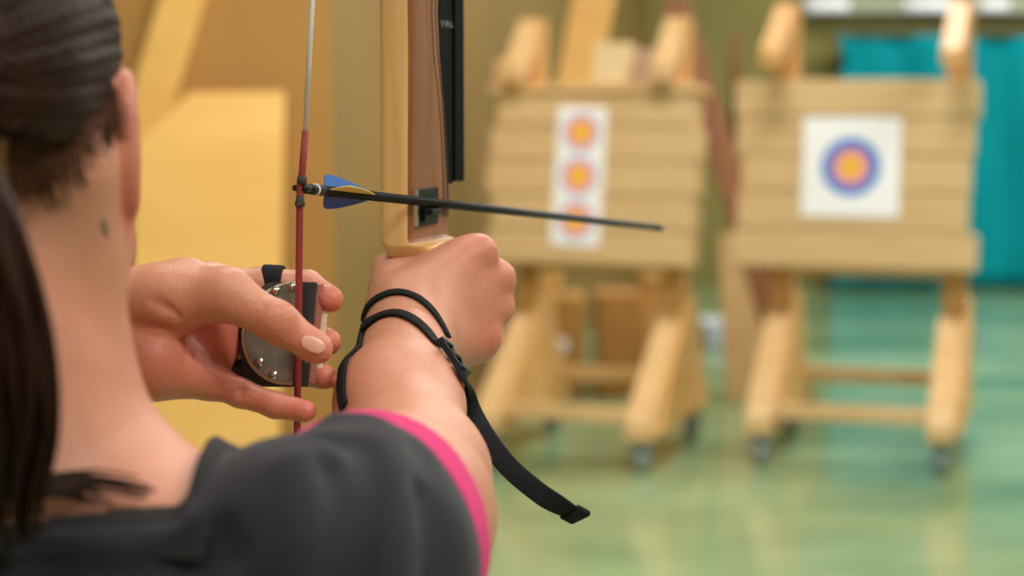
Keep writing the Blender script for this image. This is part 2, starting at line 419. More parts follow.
S1, B1 = stand((.36, 7.90, 0), yawL, 'wheeled timber target stand holding the board with the three-spot paper',   .86, .315, .790, 1.49, 3, True, 1.80)
S2, B2 = stand((1.425, 7.88, 0), yawR, 'wheeled timber target stand holding the board with the single round target', .965, .355, .775, 1.545, 8, False, 1.86, .05, .36)
def disc(bm, r, y, cx=0, cz=0, n=48, r0=0):
    a = [bm.verts.new((cx+r*math.cos(2*math.pi*i/n), y, cz+r*math.sin(2*math.pi*i/n))) for i in range(n)]
    b = [bm.verts.new((cx+r*math.cos(2*math.pi*i/n), y+.0006, cz+r*math.sin(2*math.pi*i/n))) for i in range(n)]
    bm.faces.new(a); bm.faces.new(b[::-1])
    for i in range(n): bm.faces.new((a[i], b[i], b[(i+1) % n], a[(i+1) % n]))
def face(bd, cx, cz, w, h, spots, rings, label, roll=0):
    root = empty('paper_target', (0, 0, 0), label, 'target')
    bpy.context.view_layer.update()
    root.matrix_world = bd.matrix_world @ Matrix.Translation((cx, -.0075, cz)) @ Matrix.Rotation(math.radians(roll), 4, 'Y')
    bm = bmesh.new(); box(bm, (-w/2, -.001, -h/2), (w/2, .001, h/2), 0); link('paper', bm_mesh('paper', bm), M_PAPER, root)
    for sz in spots:
        for i, (nm, r, m) in enumerate(rings):
            bm = bmesh.new(); disc(bm, r, -.0018-.0006*i, 0, sz); link(nm, bm_mesh(nm, bm), m, root)
    return root
bpy.context.view_layer.update()
face(B1, -.044, .360, .208, .570, (.18, 0, -.18), (('pale_blue_ring', .080, M_TPALE), ('red_ring', .066, M_TRED), ('gold_spot', .046, M_TGOLD)), 'tall white paper target with three gold spots one above another', 1.8)
face(B2, -.005, .415, .395, .405, (0,), (('blue_ring', .119, M_TBLUE), ('red_ring', .078, M_TRED), ('gold_spot', .050, M_TGOLD)), 'square white paper target with a single blue, red and gold bullseye')

# blocks lying on the cap board of the left stand
def top_block(cx, w, d, h, yy, m, label, rot=0):
    bm = bmesh.new(); box(bm, (-w/2, -d/2, 0), (w/2, d/2, h), .006)
    o = link('wooden_block', bm_mesh('wooden_block', bm), m, None, label, 'block')
    bpy.context.view_layer.update()
    o.matrix_world = B1.matrix_world @ Matrix.Translation((cx, yy, (1.49-.79)/math.cos(LEAN)+.039)) @ Matrix.Rotation(rot, 4, 'Z')
    return o
M_PALEW = mat('pale_block', (240, 208, 160), .6, var=.04); M_PINKW = mat('pinkish_block', (206, 168, 138), .7, var=.06)
top_block(-.385, .09, .09, .10, .05, M_PINE, 'small brown wooden block at the end of the three-spot stand board beside the white-lit brace')
top_block(.075, .155, .10, .165, .05, M_PALEW, 'pale square wooden block standing in the middle on top of the three-spot board')
top_block(.245, .135, .10, .14, .07, M_PINKW, 'pinkish wooden block on top of the three-spot board right of the pale block')

# ================================================================== THINGS ALONG THE WALL
def leaning(name, base, top, w, th, m, label, cat, clip=0, facing=None):
    base, top = np.array(base, float), np.array(top, float); up = top-base; L = np.linalg.norm(up); up /= L
    f = np.array(facing if facing is not None else (0, -1, 0), float); x = np.cross(f, up)*-1; x /= np.linalg.norm(x); y = np.cross(up, x)
    Mx = Matrix(((x[0], y[0], up[0], base[0]), (x[1], y[1], up[1], base[1]), (x[2], y[2], up[2], base[2]), (0, 0, 0, 1)))
    bm = bmesh.new()
    pts = [(-w/2, 0), (w/2, 0), (w/2, L), (-w/2+clip, L)] + ([(-w/2, L-clip*1.0)] if clip else [])
    a = [bm.verts.new((p[0], 0, p[1])) for p in pts]; b = [bm.verts.new((p[0], th, p[1])) for p in pts]; n = len(pts)
    bm.faces.new(a); bm.faces.new(b[::-1])
    for i in range(n): bm.faces.new((a[i], b[i], b[(i+1) % n], a[(i+1) % n]))
    bmesh.ops.bevel(bm, geom=bm.edges[:], offset=min(.006, th/4), segments=1, affect='EDGES')
    o = link(name, bm_mesh(name, bm), m, None, label, cat); o.matrix_world = Mx; return o
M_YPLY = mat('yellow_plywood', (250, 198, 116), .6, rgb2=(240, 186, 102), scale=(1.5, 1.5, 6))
M_OLDW = mat('brown_plank', (158, 104, 68), .7, rgb2=(132, 84, 54), scale=(30, 30, 2))
M_DARK = mat('dark_cloth', (46, 44, 62), .9, var=.2)
leaning('plywood_sheet', (-1.02, 6.12, .0), (-1.02, 6.44, 1.49), .50, .02, M_YPLY, 'tall yellow plywood sheet with a clipped corner leaning on the ochre wall', 'plywood', clip=.18)
leaning('slanted_strip', (-1.70, 6.50, .0), (-1.05, 6.55, 2.05), .15, .05, M_YPLY, 'broad yellow slanting strip leaning on the ochre wall behind the plywood sheet', 'timber')  # broad yellow strip slanting up the wall beside the plywood
leaning('tall_board', (.02, 8.90, .0), (.42, 9.15, 2.1), .20, .05, M_YPLY, 'broad yellow board leaning upright behind the three-spot stand', 'board', facing=(0, -1, 0))
leaning('long_plank', (1.38, 8.90, .0), (.79, 9.40, 1.95), .13, .05, M_OLDW, 'long dark brown plank slanting between the two target stands', 'plank')
leaning('short_board', (1.17, 9.2, .0), (1.14, 9.35, .80), .24, .03, M_PINE, 'short pale board standing between the two target stands below the brown plank', 'board')
M_CARD = mat('brown_cardboard', (210, 162, 96), .8, rgb2=(196, 146, 80), scale=(5, 5, 5)); M_CARD2 = mat('dark_cardboard', (192, 138, 76), .8, var=.08)
def carton(x0, x1, y0, d, h, m, label, spot_=False):
    t = empty('storage_carton', ((x0+x1)/2, y0+d/2, 0), label, 'carton'); w = x1-x0
    bm = bmesh.new(); box(bm, (-w/2, -d/2, .0), (w/2, d/2, h), .006); link('carton_body', bm_mesh('carton_body', bm), m, t)
    bm = bmesh.new(); box(bm, (-w/2-.004, -d/2-.004, h-.03), (w/2+.004, -.003, h+.006), .002); box(bm, (-w/2-.004, .003, h-.03), (w/2+.004, d/2+.004, h+.006), .002)
    link('flap', bm_mesh('flap', bm), m, t)
    if spot_:
        v, f = tube([(0, -d/2-.003, h*.5), (0, -d/2+.001, h*.5)], .05, 24); link('round_sticker', mesh_from('round_sticker', v, f), M_PAPER, t)
carton(.10, .36, 9.30, .36, .48, M_CARD, 'brown carton with a round white sticker standing behind the three-spot stand', True)
carton(.42, .63, 9.25, .34, .50, M_CARD2, 'darker brown carton standing between two lighter cartons behind the three-spot stand')
carton(.66, .88, 9.60, .36, .56, M_CARD, 'light brown carton nearest the gap between the two stands')
t = empty('storage_tub', (1.34, 11.3, 0), 'pale blue-grey lidded tub on the floor far behind the gap between the stands', 'tub')
bm = bmesh.new(); box(bm, (-.20, -.18, 0), (.20, .18, .12), .02); link('tub_body', bm_mesh('tub_body', bm), mat('pale_tub', (188, 200, 212), .5, var=.03), t)
bm = bmesh.new(); box(bm, (-.21, -.19, .115), (.21, .19, .14), .008); link('lid', bm_mesh('lid', bm), mat('pale_lid', (206, 214, 226), .5, var=.03), t)
SB = Solid(); SB.chain([(1.385, 11.6, 1.52), (1.40, 11.6, 1.37), (1.41, 11.62, 1.22)], [.045, .075, .06], .03)
v, q = surface(sfun(SB), (1.2, 11.45, 1.05), (1.6, 11.75, 1.68), .012)
bag = link('hanging_bag', np_mesh('hanging_bag', v, q), M_DARK, None, 'dark bag hanging on a peg post between the target boards', 'bag')
v, f = tube([(1.385, 11.6, 1.54), (1.375, 11.62, 1.62), (1.375, 11.68, 1.66)], .008, 8); link('bag_loop', mesh_from('bag_loop', v, f), mat('red_cord', (140, 54, 34), .7, var=.05), bag)
t = empty('peg_post', (1.375, 11.745, 0), 'slim brown peg post with a foot plate carrying the dark bag', 'post')
bm = bmesh.new(); box(bm, (-.025, -.025, .02), (.025, .025, 1.85), .004); link('upright', bm_mesh('upright', bm), M_OLDW, t)
bm = bmesh.new(); box(bm, (-.18, -.18, 0), (.18, .18, .02), .004); link('foot_plate', bm_mesh('foot_plate', bm), M_OLDW, t)
v, f = tube([(0, .0, 1.65), (0, -.09, 1.665)], .008, 8); link('peg', mesh_from('peg', v, f), M_ZINC, t)

# ================================================================== THE ARCHER
HB = .0018                                                    # surface cell of the body
# ---- shared torso, used by the body and its clothes
def torso(S, k=.03):
    S.cap(W(-.232, -.045, .842), W(-.232, -.115, .828), .057, .065, .02)
    for sx in (1, -1):
        X = lambda d: -.232+sx*d
        S.cap(W(X(.030), -.102, .826), W(X(.088), -.130, .814), .036, .032, .024)
        S.cap(W(X(.084), -.126, .812), W(X(.150), -.129, .802), .040, .048, .022)
    S.ell((-.232, .845, 1.16), (.150, .098, .19), .05)
    S.ell((-.232, .825, 1.235), (.135, .075, .085), .03)
    S.ell((-.232, .85, 1.00), (.118, .085, .15), .06)
    S.ell((-.232, .85, .86), (.155, .108, .13), .06)
    for sx in (1, -1): S.ell((-.232+sx*.075, .925, 1.14), (.06, .05, .06), .03)
    return S
ARM_R = [W(-.080, -.126, .802), W(-.059, -.112, .93), P(413, 478, 1.03), P(399, 405, 1.12), P(409, 338, 1.215)]
ARM_RR = [.049, .0470, .0385, .0345, .0270]
ARM_L = [W(-.384, -.124, .802), W(-.43, -.135, .93), P(-340, 560, 1.05), P(-130, 432, 1.075), P(80, 316, 1.10)]
ARM_LR = [.051, .046, .041, .037, .027]
B = torso(Solid())
B.chain(ARM_R, ARM_RR, .02); B.chain(ARM_L, ARM_LR, .02)
# ---- neck and head
B.cap(W(-.238, .055, .842), W(-.233, -.06, .836), .057, .059, .02)
B.ell(W(-.247, .098, .838), (.0715, .094, .084), .02)                      # cranium
B.ell(W(-.247, .035, .892), (.058, .058, .082), .02)                       # face
B.ell(W(-.247, -.012, .905), (.046, .045, .036), .02)                      # chin
B.cap(W(-.1925, .02, .862), W(-.225, -.02, .90), .020, .018, .02)           # jaw line, right
B.cap(W(-.298, .02, .862), W(-.269, -.02, .90), .020, .018, .02)
B.cap(W(-.187, .050, .815), W(-.200, -.055, .865), .017, .016, .02)        # neck muscle
B.cap(W(-.247, .068, .952), W(-.247, .032, .966), .009, .014, .008)        # nose
B.ell(W(-.247, .012, .951), (.022, .008, .009), .006)                      # lips
for s in (-1, 1):
    B.ell(W(-.247+s*.031, .068, .951), (.017, .016, .012), .006, None, True)
    B.ell(W(-.247+s*.031, .068, .938), (.0125, .0125, .0125), .002)
    B.cap(W(-.247+s*.014, .086, .948), W(-.247+s*.044, .086, .938), .007, .006, .008)
def rotz(a): return np.array([[math.cos(a), -math.sin(a), 0], [math.sin(a), math.cos(a), 0], [0, 0, 1]])
for s in (-1, 1):                                                           # ears: cup, rim, lobe
    ex = -.2485+s*.0735; ang = s*math.radians(20)
    c = W(ex, .062, .846); Rm = rotz(ang)
    B.ell(c, (.0060, .0175, .031), .008, Rm)
    e1 = np.array([math.sin(ang), -math.cos(ang), 0]); e3 = np.array([s*math.cos(ang), s*math.sin(ang), 0])*1.0; rim = []
    B.ell(c+e3*.006, (.0040, .0120, .021), .004, Rm, True)
    for i in range(33):
        a = math.radians(-62+i*7.2)
        rim.append(c+e3*.0025+e1*.0165*math.cos(a)+np.array([0, 0, .0310])*math.sin(a))
    B.chain(rim, [.0034]*33, .003)
    B.ell(W(ex-s*.003, .030, .848), (.0052, .0080, .0115), .008, Rm)
# ---- right (bow) hand: a fist round the grip, back of the hand to the viewer
GRIP = P(430, 292, 1.283)
k = .009
mc = {'i': P(476, 253, 1.272), 'm': P(495, 279, 1.284), 'r': P(494, 309, 1.286), 'p': P(481, 338, 1.278)}
wr = P(412, 330, 1.232)
Wd = [P(398, 308, 1.236), P(408, 318, 1.236), P(416, 330, 1.235), P(424, 343, 1.233)]
for w0, key_, r in zip(Wd, 'imrp', (.0165, .0165, .016, .015)):
    B.cap(w0, mc[key_], r+.005, r-.0035, .013)
B.cap(ARM_R[-1], P(425, 305, 1.255), .026, .022, .012)
for key_ in 'imrp': B.ell(mc[key_]+np.array([.0035, -.003, .001]), (.0098, .0098, .0096), .006)
B.cap(P(430, 318, 1.228), mc['m']+W(0, 0, -.009)-W(0, 0, 0)+np.array([-.004, -.0012, 0]), .0045, .0050, .005)      # tendons
B.cap(P(424, 300, 1.236), mc['i']+np.array([-.006, -.0112, 0]), .0045, .0050, .005)
B.cap(P(452, 333, 1.238), P(484, 318, 1.270), .0030, .0026, .005); B.cap(P(447, 300, 1.246), P(470, 322, 1.262), .0026, .0026, .005)
B.cap(P(442, 322, 1.232), mc['r']+np.array([-.004, -.0105, 0]), .0042, .0048, .005)
fist = {'i': [(477, 258, 1.312), (438, 266, 1.326), (410, 272, 1.312)],
        'm': [(492, 285, 1.326), (446, 289, 1.338), (412, 293, 1.322)],
        'r': [(490, 314, 1.326), (446, 314, 1.338), (412, 315, 1.322)],
        'p': [(474, 343, 1.312), (440, 340, 1.324), (414, 338, 1.312)]}
for key_, r in zip('imrp', (.0098, .0100, .0095, .0085)):
    B.chain([mc[key_]]+[P(*p) for p in fist[key_]], [r+.0008, r, r*.92, r*.82], .004)
B.chain([P(406, 310, 1.240), P(393, 287, 1.256), P(391, 272, 1.290), P(402, 264, 1.318)], [.0185, .0140, .0112, .0095], .010)   # thumb
B.cap(P(402, 278, 1.262), mc['i']+W(-.012, -.003, 0)-W(0, 0, 0), .010, .010, .012)                              # web
B.cap(P(440, 345, 1.245), P(476, 345, 1.282), .016, .012, .012)                                              # heel
# ---- left (string) hand: three fingers hooked behind the string, thumb resting over the tab
wl_ = ARM_L[-1]
lm = {'i': P(212, 288, 1.120), 'm': P(210, 318, 1.128), 'r': P(207, 347, 1.126), 'p': P(200, 374, 1.116)}
for key_, oy, r in zip('imrp', (-9, -3, 4, 10), (.0135, .0135, .013, .0125)):
    B.cap(wl_+W(0, -oy*.0009, .008)-W(0, 0, 0), lm[key_], .020, r, .010)
string_hand = {'i': [(264, 284, 1.142), (308, 286, 1.140), (330, 299, 1.124)],
               'm': [(264, 318, 1.150), (306, 332, 1.146), (328, 342, 1.128)],
               'r': [(258, 350, 1.146), (300, 371, 1.141), (324, 377, 1.126)],
               'p': [(240, 393, 1.104), (275, 405, 1.095), (305, 411, 1.091)]}
for key_, r in zip('imrp', (.0100, .0100, .0094, .0082)):
    B.chain([lm[key_]]+[P(*p) for p in string_hand[key_]], [r+.001, r, r*.90, r*.80], .004)
B.cap(P(105, 345, 1.098), P(150, 362, 1.092), .020, .021, .012); B.cap(P(150, 362, 1.092), P(205, 380, 1.104), .021, .0115, .010)   # heel of the hand
B.ell(P(186, 335, 1.122), (.032, .018, .030), .012)
TH = [P(110, 302, 1.096), P(168, 299, 1.088), P(226, 294, 1.078), P(278, 323, 1.076), P(313, 346, 1.078)]
B.chain(TH, [.0200, .0200, .0142, .0106, .0092], .008)
B.cap(TH[4], P(318, 349, 1.078), .0092, .0085, .003)
B.cap(P(190, 278, 1.092), lm['i'], .010, .011, .012)                                                        # web to the index
B.ell(P(276, 318, 1.070), (.0105, .0085, .0095), .005)
for dx in (-5, 0, 6): B.cap(P(270+dx, 309-abs(dx)*.1+dx*.5, 1.0655), P(262+dx, 322+dx*.5, 1.0665), .0007, .0007, .0022, True)  # knuckle creases
for (a, b) in (((150, 300), (168, 312)), ((160, 299), (180, 318)), ((136, 322), (176, 330)), ((186, 352), (228, 372)), ((243, 384), (240, 396))):
    pa, pb = P(*a, 1.0), P(*b, 1.0)
    B.ops.append(('ray', pa, pb))
# creases are laid where the hand's surface actually is
ray = [o for o in B.ops if o[0] == 'ray']; B.ops = [o for o in B.ops if o[0] != 'ray']
CAM = np.array([0, 0, CH])
def hit(px, py, S=None, z0=.55, z1=1.45):
    """first point of the body met looking through (px, py)"""
    S = S or B; d = P(px, py, 1.0)-CAM; t = z0
    for _ in range(120):
        f = S.ev((CAM+d*t)[None])[0]
        if f < .0003: return CAM+d*t
        t += max(f*.7, .0004)
        if t > z1: return None
    return CAM+d*t
def hits(pts_px, S=None, z0=.55, z1=1.45):
    """the same for many sight points at once; nan where nothing is met"""
    S = S or B; d = np.array([P(a, b_, 1.0) for a, b_ in pts_px])-CAM; t = np.full(len(d), z0); live = np.ones(len(d), bool); ok = np.zeros(len(d), bool)
    for _ in range(90):
        i = np.where(live)[0]
        if len(i) == 0: break
        f = S.ev(CAM+d[i]*t[i, None]); h_ = f < .0003; ok[i[h_]] = True; live[i[h_]] = False
        t[i[~h_]] += np.maximum(f[~h_]*.75, .0004); live[t > z1] = False
    out = CAM+d*t[:, None]; out[~ok] = np.nan; return out
cr = []
for _, a, b in ray:
    def px_of(p):
        q = p-CAM; z = q[1]*cp-q[2]*sp; u = q[1]*sp+q[2]*cp; return 512+q[0]/z*FPX, 288-u/z*FPX
    (ax_, ay_), (bx_, by_) = px_of(a), px_of(b)
    pts = hits([(ax_+(bx_-ax_)*i/4, ay_+(by_-ay_)*i/4) for i in range(5)])
    if not np.isnan(pts).any(): cr.append(list(pts))
for pts in cr:
    for i in range(4): B.cap(pts[i], pts[i+1], .0008, .0008, .0030, True)

lo = (-.62, .70, .78); hi = (.03, 1.42, 1.64)
v, q = surface(sfun(B), lo, hi, HB)
me = np_mesh('person', v, q)
# blood flush: finger ends, knuckles, palm and ear rims are redder skin
fl = np.zeros(len(v))
def flush(c, r, a):
    d = np.linalg.norm(v-np.array(c), axis=1); np.maximum(fl, a*np.clip(1-d/r, 0, 1)**.8, out=fl)
for key_ in 'imrp':
    flush(P(*string_hand[key_][2]), .024, .75); flush(mc[key_]+np.array([.004, 0, 0]), .020, .65)
flush(P(*string_hand['p'][1]), .03, .5); flush(TH[4], .026, .5); flush(TH[3], .02, .35)
flush(P(215, 345, 1.11), .050, .8); flush(P(165, 365, 1.08), .035, .6); flush(P(470, 354, 1.265), .04, .9); flush(mc['i'], .035, .45); flush(mc['m'], .04, .4)
flush(W(-.172, .045, .846), .030, 1.0); flush(W(-.168, .075, .838), .03, .5)
at = me.attributes.new('flush', 'FLOAT', 'POINT'); at.data.foreach_set('value', fl.astype(np.float32))
person = link('person', me, M_SKIN, None, 'archer seen from behind in a black top with pink armhole binding, drawing a bow', 'person')

# ---- thumbnail, following the thumb's surface
def on_skin_patch(name, centre_px, ax, rx, ry, lift, m, parent, n=9):
    vs, fs = [], []; ca, sa = math.cos(ax), math.sin(ax)
    q = []
    for j in range(n):
        for i in range(n):
            a, b = 2*i/(n-1)-1, 2*j/(n-1)-1
            x, y = a*math.sqrt(1-b*b/2), b*math.sqrt(1-a*a/2); q.append((centre_px[0]+rx*x*ca-ry*y*sa, centre_px[1]+rx*x*sa+ry*y*ca))
    h_ = hits(q)
    for i in range(len(h_)):
        if np.isnan(h_[i, 0]): h_[i] = h_[i-1]
    vs = list(h_+B.grad(h_)*lift)
    for j in range(n-1):
        for i in range(n-1): a = j*n+i; fs.append((a, a+n, a+n+1, a+1))
    o = link(name, mesh_from(name, vs, fs), m, parent)
    md = o.modifiers.new('thickness', 'SOLIDIFY'); md.thickness = .0012; md.offset = -1; return o
on_skin_patch('thumbnail', (313, 345), math.radians(24), 13.0, 7.5, .0005, M_NAIL, person)
on_skin_patch('tattoo', (105, 228), math.radians(80), 10, 2.2, .0002, mat('faded_ink', (112, 104, 84), .5, var=.1), person)['label'] = 'small faded tattoo on the neck behind the ear'

# ---- shirt
S = torso(Solid()); S.cap(ARM_R[0], ARM_R[1], .0495, .0475, .02); S.cap(ARM_L[0], ARM_L[1], .0515, .0465, .02)
AXR = ARM_R[1]-ARM_R[0]; AXR = AXR/np.linalg.norm(AXR); HEM = ARM_R[0]+AXR*.073
HN = AXR*.93+np.array([.12, 0, -.30]); HN /= np.linalg.norm(HN)
AXL = ARM_L[1]-ARM_L[0]; AXL = AXL/np.linalg.norm(AXL); HEML = ARM_L[0]+AXL*.075
NC = W(-.234, 0, .848)                                                 # neckline opening
folds = []
for pts, r, wd in (
        (((280, 455), (322, 460), (352, 470), (360, 500), (352, 540), (345, 590)), -.009, .0080),      # hollow behind the sleeve
        (((296, 444), (340, 447), (370, 455), (382, 485), (380, 530), (376, 590)), .0065, .0085),       # the sleeve cloth standing over it
        (((330, 490), (338, 530), (322, 590)), -.006, .007), (((262, 468), (272, 520), (268, 590)), .0055, .009), (((240, 560), (226, 545), (212, 575)), -.008, .008),
        (((232, 468), (244, 505), (232, 545)), -.006, .008), (((300, 490), (306, 540), (300, 590)), .005, .010), (((408, 478), (430, 530), (436, 590)), .005, .009),
        (((404, 510), (412, 550), (408, 590)), -.006, .007), (((60, 552), (140, 556), (200, 540)), .005, .010), (((60, 575), (150, 578), (205, 560)), -.006, .009)):
    h_ = [hit(*q, S=S) for q in pts]
    h_ = [x+S.grad(x)[0]*.011 for x in h_ if x is not None]
    if len(h_) > 2:
        folds.append((spline(h_, 4), r, wd))
def loose(p):                                                          # the cloth hangs a little away from the skin between hem and neckline
    a = np.clip(-((p-HEM)@HN+.012)/.03, 0, 1); b_ = np.clip((neck_cut(p)-.008)/.02, 0, 1); t = np.minimum(a, b_); return 0.0090+.0035*t*t*(3-2*t)
def shirt_offset(p, dd):
    o = np.zeros(len(p)); near = np.abs(dd) < .035; q = p[near]; s = np.zeros(len(q))
    for h_, r, wd in folds:
        d = np.full(len(q), 9.)
        for i in range(len(h_)-1):
            a, b = h_[i], h_[i+1]; t = np.clip(((q-a)@(b-a))/((b-a)@(b-a)), 0, 1); e = q-a-t[:, None]*(b-a); d = np.minimum(d, np.einsum('ij,ij->i', e, e))
        s += r*np.exp(-d/(wd*wd))
    s = np.where(s < 0, np.maximum(s, -.0095), s)
    o[near] = s+.0015*np.sin(q[:, 0]*60+2*np.sin(q[:, 2]*30))*np.sin(q[:, 2]*35+q[:, 1]*40); return o
def camco(p):
    q = p-CAM; return q[:, 0], q[:, 1]*sp+q[:, 2]*cp, q[:, 1]*cp-q[:, 2]*sp
def neck_cut(p):                                                       # < 0 inside the opening
    x, u, z = camco(p); lvl = np.interp(z, [.70, .755, .835, .87, .93], [-.112, -.099, -.074, -.078, -.12])
    a, b = np.abs(x+.234)-.102, (lvl-u)*.95; k = .008; h = np.clip(.5-.5*(a-b)/k, 0, 1); return b*h+a*(1-h)+k*h*(1-h) if False else np.maximum(a, b)+np.maximum(k-np.abs(a-b), 0)**2/(4*k)
def shirt_post(p, d):
    f = (lambda o: np.maximum(d-np.maximum(loose(p)+o, .0035), -(d-.0008-.5*np.maximum(o, 0))))(shirt_offset(p, d))
    f = np.maximum(f, (p-HEM)@HN); f = np.maximum(f, (p-HEML)@AXL)
    f = np.maximum(f, -neck_cut(p)); f = np.maximum(f, .84-p[:, 2]); return f
v, q = surface(sfun(S, shirt_post), (-.50, .70, .80), (.03, 1.02, 1.42), .0020)
shirt = link('shirt', np_mesh('shirt', *main_piece(v, q)), M_SHIRT, person)
def band_post(p, d):
    s = (p-HEM)@HN; o = .3*shirt_offset(p, d)
    s2 = np.clip((s+.022)/.022, 0, 1)
    return np.maximum(np.maximum(np.maximum(d-.0102-.0022*s2-o, -(d-.0028)), np.maximum(s-.001, -s-.022)), np.linalg.norm(p-HEM, axis=1)-.085)
v, q = surface(sfun(S, band_post), (-.20, .70, 1.10), (.03, 1.02, 1.42), .0016)
link('armhole_binding', np_mesh('armhole_binding', v, q), M_PINK, shirt)['label'] = 'bright pink armhole binding'
def bandl_post(p, d):
    s = (p-HEML)@AXL
    return np.maximum(np.maximum(np.maximum(d-.0095, -(d-.0028)), np.maximum(s-.001, -s-.020)), np.linalg.norm(p-HEML, axis=1)-.085)
v, q = surface(sfun(S, bandl_post), (-.52, .70, 1.10), (-.30, 1.02, 1.42), .003)
link('armhole_binding', np_mesh('armhole_binding', v, q), M_PINK, shirt)
def collar_post(p, d):
    n = neck_cut(p)
    return np.maximum(np.maximum(d-.0098, -(d-.0010)), np.maximum(n-.011, -n-.001))
v, q = surface(sfun(S, collar_post), (-.40, .70, 1.18), (-.08, 1.02, 1.42), .0018)
link('collar', np_mesh('collar', v, q), M_COLLAR, shirt)
for o in [shirt]+list(shirt.children):
    md = o.modifiers.new('soft', 'SMOOTH'); md.factor = .5; md.iterations = 5
# ---- trousers and shoes
T = Solid(); T.ell((-.232, .85, .86), (.150, .104, .10), .05)
for s in (-1, 1): T.chain([(-.232+s*.085, .85, .80), (-.232+s*.095, .855, .44), (-.232+s*.10, .84, .07)], [.088, .062, .050], .03)
v, q = surface(sfun(T, lambda p, d: np.maximum(d, .03-p[:, 2])), (-.45, .70, .0), (0, 1.0, 1.02), .006)
link('trousers', np_mesh('trousers', v, q), M_TROUS, person)
for s in (-1, 1):
    F = Solid(); x = -.232+s*.10; F.cap((x, .815, .045), (x+s*.015, .99, .035), .042, .040, .02, False, (np.array([0, 0, 1.]), .9)); F.cap((x, .83, .05), (x, .835, .10), .043, .045, .02)
    v, q = surface(sfun(F, lambda p, d: np.maximum(np.maximum(d, -p[:, 2]), p[:, 2]-.105)), (x-.09, .74, -.02), (x+.09, 1.06, .14), .005)
    link('shoe', np_mesh('shoe', v, q), M_SHOE, person)

# ---- hair: combed cap, ponytail strands, loose wisps
ROOT = W(-.245, .074, .735)
H = Solid(); H.ell(W(-.247, .100, .835), (.0735, .0975, .0875), .02); H.ell(W(-.250, .080, .790), (.062, .050, .055), .03)
H.cap(W(-.250, .074, .755), ROOT, .032, .020, .02)
def hair_post(p, d):
    r = p-ROOT; a = np.arctan2(r[:, 0], r[:, 2]); b = np.arctan2(np.hypot(r[:, 0], r[:, 2]), r[:, 1])
    rr = np.linalg.norm(r, axis=1); fade = np.clip(rr/.03, 0, 1)
    g = .0004*np.sin(a*62+3*np.sin(b*4))+.0005*np.sin(a*121+b*5)+.0004*np.sin(a*23+b*2)
    q = p-CAM; z = q[:, 1]*cp-q[:, 2]*sp; u = q[:, 1]*sp+q[:, 2]*cp; x = q[:, 0]+.247
    line = np.interp(z, [.74, .775, .80, .825, .842, .862, .90, .925], [.058, .058, .068, .082, .100, .105, .120, .165])+.0025*np.sin(a*70)+.004*np.sin(x*160)
    f = np.maximum(d-g*fade, -(d+.010)); return np.maximum(f, (line-u)*.8)
v, q = surface(sfun(H, hair_post), (-.36, .70, 1.42), (-.14, .98, 1.66), .0018)
hair = link('hair', np_mesh('hair', v, q), M_HAIR, person)
parts = []
TAIL = [W(-.242, .078, .736), W(-.226, .060, .716), W(-.209, .025, .706), W(-.199, -.016, .708), W(-.198, -.053, .716), W(-.205, -.080, .732), W(-.206, -.105, .745)]
rngp = np.random.RandomState(4)
for i in range(110):
    a, rr = rngp.uniform(0, 2*math.pi), math.sqrt(rngp.uniform(0, 1)); pts = []
    L = rngp.uniform(.62, 1.0); sp_ = spline(TAIL, 6)
    for j, c in enumerate(sp_[:max(8, int(len(sp_)*L))]):
        t = j/len(sp_); R_ = .013+.013*min(1, t*3.2)*(1-.35*max(0, t-.6)/.4)
        aa = a+.5*t+.25*math.sin(5*t+i); pts.append(c+np.array([math.cos(aa)*R_*rr, math.sin(aa)*R_*rr*.62, math.sin(i*1.7+7*t)*.004*t]))
    m_ = len(pts); parts.append(tube(pts, [.0034*(1-.75*(j/(m_-1))**3) for j in range(m_)], 6))
v, f = merge(parts); link('ponytail', mesh_from('ponytail', v, f), M_HAIR, hair)
lp = [W(-.243, .076, .734)+.019*(math.cos(t)*np.array([1, 0, .1])+math.sin(t)*np.array([0, .25, 1.])) for t in np.linspace(0, 2*math.pi, 25)]
v, f = tube(lp, .0045, 8, False); link('hair_tie', mesh_from('hair_tie', v, f), M_STRAP, hair)
def fibres(paths, lift, rad, name, n=5):
    """hairs lying on the skin along lists of sight points"""
    flat = hits([q for pth in paths for q in pth]); out = []; k = 0
    for pth in paths:
        g = flat[k:k+len(pth)]; k += len(pth); g = g[~np.isnan(g[:, 0])]
        if len(g) > 2:
            m_ = len(g); nn = B.grad(g); out.append(tube([a+b*(lift[0]+lift[1]*math.sin(3*j/(m_-1))) for j, (a, b) in enumerate(zip(g, nn))], [rad*(1-.7*j/(m_-1)) for j in range(m_)], n))
    v, f = merge(out); o = link(name, mesh_from(name, v, f), M_BABY if name == 'baby_hairs' else M_HAIR, hair); o['kind'] = 'stuff'
paths = []
for i in range(240):                                              # baby hair on the nape
    px = rngp.uniform(8, 112); top_ = 134-max(0, px-55)*.75; px2 = px+rngp.uniform(-10, 30); ln = rngp.uniform(18, 95)*(1.1-px/190)
    paths.append([(px+(px2-px)*(j/5)**2, top_-4+ln*j/5) for j in range(6)])
fibres(paths, (.0010, .0020), .0005, 'baby_hairs')
paths = []
for i in range(30):                                               # strands swept over the collar
    y0 = rngp.uniform(484, 508); x1 = rngp.uniform(80, 160)
    paths.append([(-20+(x1+20)*j/7, y0+10*j/7-8*math.sin(j/7*3)) for j in range(8)])
fibres(paths, (.0100, .002), .0015, 'collar_strands')
fibres([[(x+i*.6, y) for x, y in ((101, 60), (103, 85), (104, 105), (104, 125), (104, 138+i*2))] for i in range(7)], (.0015, .0005), .0012, 'ear_lock')

